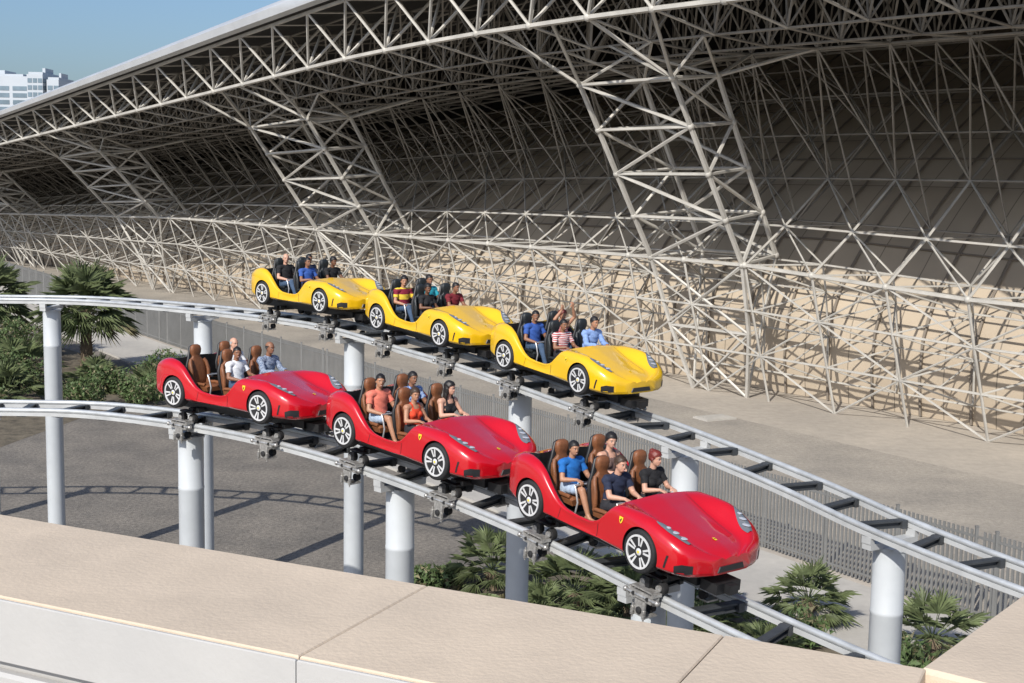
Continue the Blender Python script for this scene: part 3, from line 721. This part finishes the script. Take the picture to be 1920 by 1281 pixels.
m_eye=pmat('eye_white',(.55,.53,.50),.3);m_pup=pmat('pupil',(.02,.012,.01),.3);m_lip=pmat('lip',(.30,.09,.08),.5);m_teeth=pmat('teeth',(.75,.72,.68),.4)
m_any=pmat('cloth_plain',(.5,.5,.5))
def getm(key,fn,mats):
    if key not in cache: cache[key]=fn().mesh(str(key[-1]),mats,80)
    return cache[key]
def skinm(n,c): return pmat('skin_'+n,c,.5,0,30,.08,spec=.4)
SK={'f':skinm('fair',(.55,.31,.22)),'m':skinm('medium',(.40,.205,.125)),'b':skinm('brown',(.25,.12,.07)),'d':skinm('dark',(.15,.07,.04))}
HM={'k':pmat('hair_black',(.012,.010,.009),.5,0,60,.4),'br':pmat('hair_brown',(.05,.028,.016),.5,0,60,.4),'g':pmat('hair_grey',(.33,.32,.31),.6,0,60,.3),'rd':pmat('hair_red',(.15,.022,.015),.5,0,60,.4)}
def cm(n,c): return pmat('cloth_'+n,c,.85,0,25,.12,.2)
CM={'blue':cm('blue',(.01,.13,.42)),'taupe':cm('taupe',(.16,.10,.085)),'navy':cm('navy',(.015,.022,.05)),'black':cm('black',(.012,.012,.014)),'coral':cm('coral',(.72,.19,.13)),
'orange':cm('orange_red',(.70,.06,.02)),'white':cm('white',(.72,.73,.75)),'teal':cm('teal',(.02,.30,.38)),'maroon':cm('maroon',(.16,.012,.02)),'pink':cm('pink',(.6,.2,.22)),'sky':cm('light_blue',(.22,.34,.62)),
'royal':cm('royal',(.03,.09,.34)),'denim':cm('denim',(.05,.09,.16)),'ltden':cm('light_denim',(.38,.47,.60)),'dkpants':cm('dark_trousers',(.02,.02,.025))}
def pattern(n,c1,c2,kind,scale):
    m=pmat('cloth_'+n,c1,.85);nt=m.node_tree;b=nt.nodes['Principled BSDF'];tc=nt.nodes.new('ShaderNodeTexCoord')
    if kind=='stripe': t=nt.nodes.new('ShaderNodeTexWave');t.bands_direction='Z'
    else: t=nt.nodes.new('ShaderNodeTexVoronoi')
    t.inputs['Scale'].default_value=scale;nt.links.new(tc.outputs['Object'],t.inputs['Vector']);r=nt.nodes.new('ShaderNodeValToRGB');r.color_ramp.interpolation='CONSTANT'
    r.color_ramp.elements[0].color=(*c1,1);r.color_ramp.elements[1].color=(*c2,1);r.color_ramp.elements[1].position=.5 if kind=='stripe' else .42
    nt.links.new(t.outputs[0],r.inputs['Fac']);nt.links.new(r.outputs['Color'],b.inputs['Base Color']);return m
CM['stripe']=pattern('stripe',(.65,.62,.6),(.42,.02,.03),'stripe',8);CM['floral']=pattern('floral',(.03,.10,.32),(.30,.40,.60),'v',28);CM['greyprint']=pattern('greyprint',(.07,.11,.2),(.28,.33,.42),'v',45)
CM['maryel']=pattern('maryel',(.20,.01,.03),(.75,.55,.05),'stripe',1.3)
def put(mw,row,side,pose,skin,hair,hm,shirt,sm,pants,pm,label,scale=1.0):
    x={0:.05,1:-.95}[row];y=-.40 if side=='n' else .40;scale*=1.06
    P=PP[pose];e=obj('person',P['me']);e.matrix_world=mw@Matrix.Translation((x,y,.505))@Matrix.Diagonal((scale,scale,scale,1))
    if not P['me'].materials: P['me'].materials.append(m_any)
    def om(o,ms):
        for i,mm in enumerate(ms): o.material_slots[i].link='OBJECT';o.material_slots[i].material=mm
    om(e,[SK[skin]]);e['label']=label;e['category']='person';e['group']='riders on the coaster'
    for nm_,key,fn,mm in(('shirt',(pose,shirt),lambda:cloth(P,shirt),CM[sm]),('trousers' if pants=='pants' else 'shorts',(pose,pants),lambda:cloth(P,pants),CM[pm]),('hair',(pose,'h'+hair),lambda:hairm(P,hair),HM[hm])):
        o=obj(nm_,getm(key,fn,[m_any]),e);om(o,[mm])
    if (pose,'eye') not in cache:
        es,mo=eyes(P);cache[(pose,'eye')]=[q.mesh('eye',[m_eye,m_pup],60) for q in es]+[mo.mesh('mouth',[m_lip,m_teeth],60)]
    q=cache[(pose,'eye')];obj('eye',q[0],e);obj('eye',q[1],e);obj('mouth',q[2],e)
mR=[car('r',RC[0],'last red sports car coaster car with one empty rear seat'),car('r',RC[1],'middle red open sports car coaster car of the train'),car('r',RC[2],'leading red open sports car coaster car of the train')]
mY=[car('y',YC[0],'last yellow open sports car coaster car of the train'),car('y',YC[1],'middle yellow open sports car coaster car of the train'),car('y',YC[2],'leading yellow open sports car coaster car of the train')]
put(mR[2],1,'n','A','m','short','k','tee','blue','shorts','ltden','rider in bright blue t-shirt holding the lap bar',.95)
put(mR[2],1,'f','E','f','hair','k','tank','taupe','pants','denim','dark haired rider in taupe sleeveless top',1.0)
put(mR[2],0,'n','D','f','short','br','tee','navy','pants','dkpants','rider in navy t-shirt leaning forward onto the bar',1.02)
put(mR[2],0,'f','F','f','bun','rd','tee','black','pants','dkpants','red haired rider in black top holding the bar',.98)
put(mR[1],1,'n','B','m','short','k','tee','coral','shorts','ltden','smiling rider in coral t-shirt and pale shorts',1.03)
put(mR[1],1,'f','A','b','short','k','tee','floral','pants','denim','rider in blue floral shirt holding the bar',1.0)
put(mR[1],0,'n','E','m','bun','br','tank','orange','pants','dkpants','rider in orange-red sleeveless dress holding the bar',.94)
put(mR[1],0,'f','F','f','long','k','tank','black','pants','dkpants','long haired rider in black sleeveless top',1.0)
put(mR[0],1,'f','A','f','bald','g','tee','white','pants','dkpants','grey haired rider in white shirt',1.0)
put(mR[0],0,'n','B','b','short','k','tee','white','pants','denim','rider in white polo shirt holding the bar',.97)
put(mR[0],0,'f','D','b','bald','k','long','greyprint','pants','dkpants','rider in grey-blue patterned long sleeved shirt',1.03)
put(mY[2],1,'n','B','b','short','k','tee','royal','pants','denim','rider in dark blue shirt with hands near the bar',1.0)
put(mY[2],1,'f','C','m','hair','rd','tank','pink','pants','denim','rider in pink top raising both arms',.98)
put(mY[2],0,'n','A','b','short','k','tee','stripe','pants','dkpants','rider in red and white striped t-shirt',.98)
put(mY[2],0,'f','D','m','short','k','long','sky','pants','dkpants','rider in light blue shirt holding the bar',1.03)
put(mY[1],1,'n','B','m','hair','k','tee','maryel','pants','denim','rider in maroon and yellow shirt and jeans',1.02)
put(mY[1],1,'f','A','b','short','k','tee','teal','pants','denim','rider in teal shirt',1.03)
put(mY[1],0,'n','E','d','hair','k','tee','black','pants','dkpants','rider in black t-shirt',.95)
put(mY[1],0,'f','D','b','short','k','tee','maroon','pants','dkpants','rider in dark red shirt',.97)
put(mY[0],1,'n','B','f','bald','g','tee','black','pants','denim','grey haired rider in black t-shirt and jeans',1.04)
put(mY[0],1,'f','A','b','short','k','tee','navy','pants','dkpants','rider in dark shirt',1.0)
put(mY[0],0,'n','A','b','short','k','tee','royal','pants','dkpants','rider in blue shirt',1.0)
put(mY[0],0,'f','D','d','hair','k','tee','black','pants','dkpants','rider in black t-shirt holding the bar',1.0)
# ---------------------------------------------------------------- vegetation
m_leaf=pmat('palm_leaf',(.12,.15,.065),.6,0,3,.5);m_leaf2=pmat('palm_leaf_dry',(.20,.18,.10),.7,0,3,.4);m_bark=pmat('palm_bark',(.16,.12,.08),.9,0,12,.4,.6);m_shr=pmat('shrub_leaf',(.07,.11,.035),.7,0,2,.5)
def fanleaf(b,base,az,el,L,fl,mi):
    d=V((math.cos(az)*math.cos(el),math.sin(az)*math.cos(el),math.sin(el)));tip=base+d*L+V((0,0,-.12*L*math.cos(el)))
    b.tube(base,tip,.018,.010,4,mi,False);d2=(tip-base).normalized();side=d2.cross(V((0,0,1))).normalized();up=side.cross(d2)
    n=17
    for k in range(n):
        a=(k/(n-1)-.5)*2.7;dd=d2*math.cos(a)+side*math.sin(a)+up*random.uniform(-.06,.14);ln=fl*(1-.25*abs(a)/1.45)*random.uniform(.8,1.15)
        wd=d2*(-math.sin(a))+side*math.cos(a);m1=tip+dd*ln*.5;e=tip+dd*ln+V((0,0,-.22*ln))
        b.add([tip,m1+wd*.032*fl,e,m1-wd*.032*fl],[(0,1,2),(0,2,3)],mi)
def fanpalm(x,y,h,sz,nl,name='fan_palm',lab='low fan palm with grey-green leaves',lo=115):
    e=obj(name,None,None,(x,y,0),label=lab,category='palm tree',group='palms in the planting beds')
    b=MB();pr=[]
    for k in range(9):
        z=h*k/8;pr.append((.20*sz*(1.25 if k==0 else 1-.25*k/8)*(1+.12*(k%2)),z))
    b.lathe(pr,12,'z');
    for k in range(int(h*22)):
        a=random.uniform(0,6.28);z=random.uniform(.1,h);r=.19*sz;b.tube((r*math.cos(a),r*math.sin(a),z),(r*1.5*math.cos(a),r*1.5*math.sin(a),z+.14),.03,.01,4)
    obj('trunk',b.mesh('trunk',[m_bark],60),e)
    b=MB()
    for k in range(nl):
        u=k/nl;el=rad(78-lo*u**.8)+random.uniform(-.1,.1);fanleaf(b,V((0,0,h)),k*2.4+random.uniform(-.3,.3),el,sz*random.uniform(.7,1.15),sz*.85,1 if (u>.8 and random.random()<.6) else 0)
    obj('crown',b.mesh('crown',[m_leaf,m_leaf2],0),e)
fanpalm(-27.2,84.5,4.2,1.95,95,'palm_tree','tall fan palm with full green crown beside the road',108)
fanpalm(-35.5,90,4.2,1.9,70,'palm_tree','tall fan palm with full green crown beside the road')
for x,y,h,s in [(-.5,41,.6,.95),(2.0,39.2,.5,1.15),(3.6,38.4,.45,1.05),(1.0,38,.3,.7),(4.6,39.6,.4,.9),(9.0,38.6,.6,.85),(11.7,35.4,.6,.95),(6.2,37.4,.3,.65),(7.0,34.6,.3,.7),(5.2,36,.35,.8),(-20.8,76,.4,1.1),(-29.5,79,.7,1.7),(-31.5,76,.7,1.8),(-34,82,1.0,1.8),(-24.5,78,.4,1.2),(-28,73,.5,1.4)]: fanpalm(x,y,h,s,36)
def shrub(x,y,r,h,n):
    b=MB()
    cl=[(random.uniform(-.7,.7)*r,random.uniform(-.7,.7)*r,random.uniform(.25,.85)*h,random.uniform(.3,.55)*r) for _ in range(9)]
    for k in range(n):
        c=random.choice(cl);u=V((random.gauss(0,1),random.gauss(0,1),random.gauss(0,1))).normalized()*c[3]*random.uniform(.6,1.05);p=V((c[0],c[1],c[2]))+u
        if p.z<0.02:p.z=.05
        d=V((random.gauss(0,1),random.gauss(0,1),random.gauss(.4,1))).normalized()*random.uniform(.18,.36);q=d.cross(V((random.gauss(0,1),random.gauss(0,1),random.gauss(0,1)))).normalized()*.08
        b.add([p-q,p+d*.5+q*.2,p+d,p+q*.9],[(0,1,2,3)],0 if random.random()<.85 else 1)
    for k in range(8):
        c=random.choice(cl);b.tube((0,0,0),(c[0],c[1],c[2]),.03,.012,5,2)
    obj('shrub',b.mesh('shrub',[m_shr,m_leaf2,m_bark],0),None,(x,y,0),label='bushy green shrub in the planting bed',category='shrub',group='shrubs in the planting beds')
for x,y,r,h in [(-21.5,80,1.8,1.7),(-28.5,76,2.2,1.8),(-31,80,2.4,2.6),(-33.5,84,2.4,3.2),(-31,74,2.2,2.2),(-35,78,2.4,2.8),(-38,86,2.6,3.2),(-20.5,73.5,1.6,1.3),(-28,70,1.8,1.4),(-40,92,2.6,3),(-33,89,2.2,2.5),(-33,70,2,1.8),(-24,73,1.6,1.2),(-23.5,77,1.6,1.3)]: shrub(x,y,r,h,1800)
for x,y,r,h in [(3,40.5,.9,.8),(5.8,38.6,.9,.7),(-2.2,41.2,.8,.5),(8,36.3,.9,.7),(10.3,34,.9,.8),(12.6,33.5,1,.9)]: shrub(x,y,r,h,700)
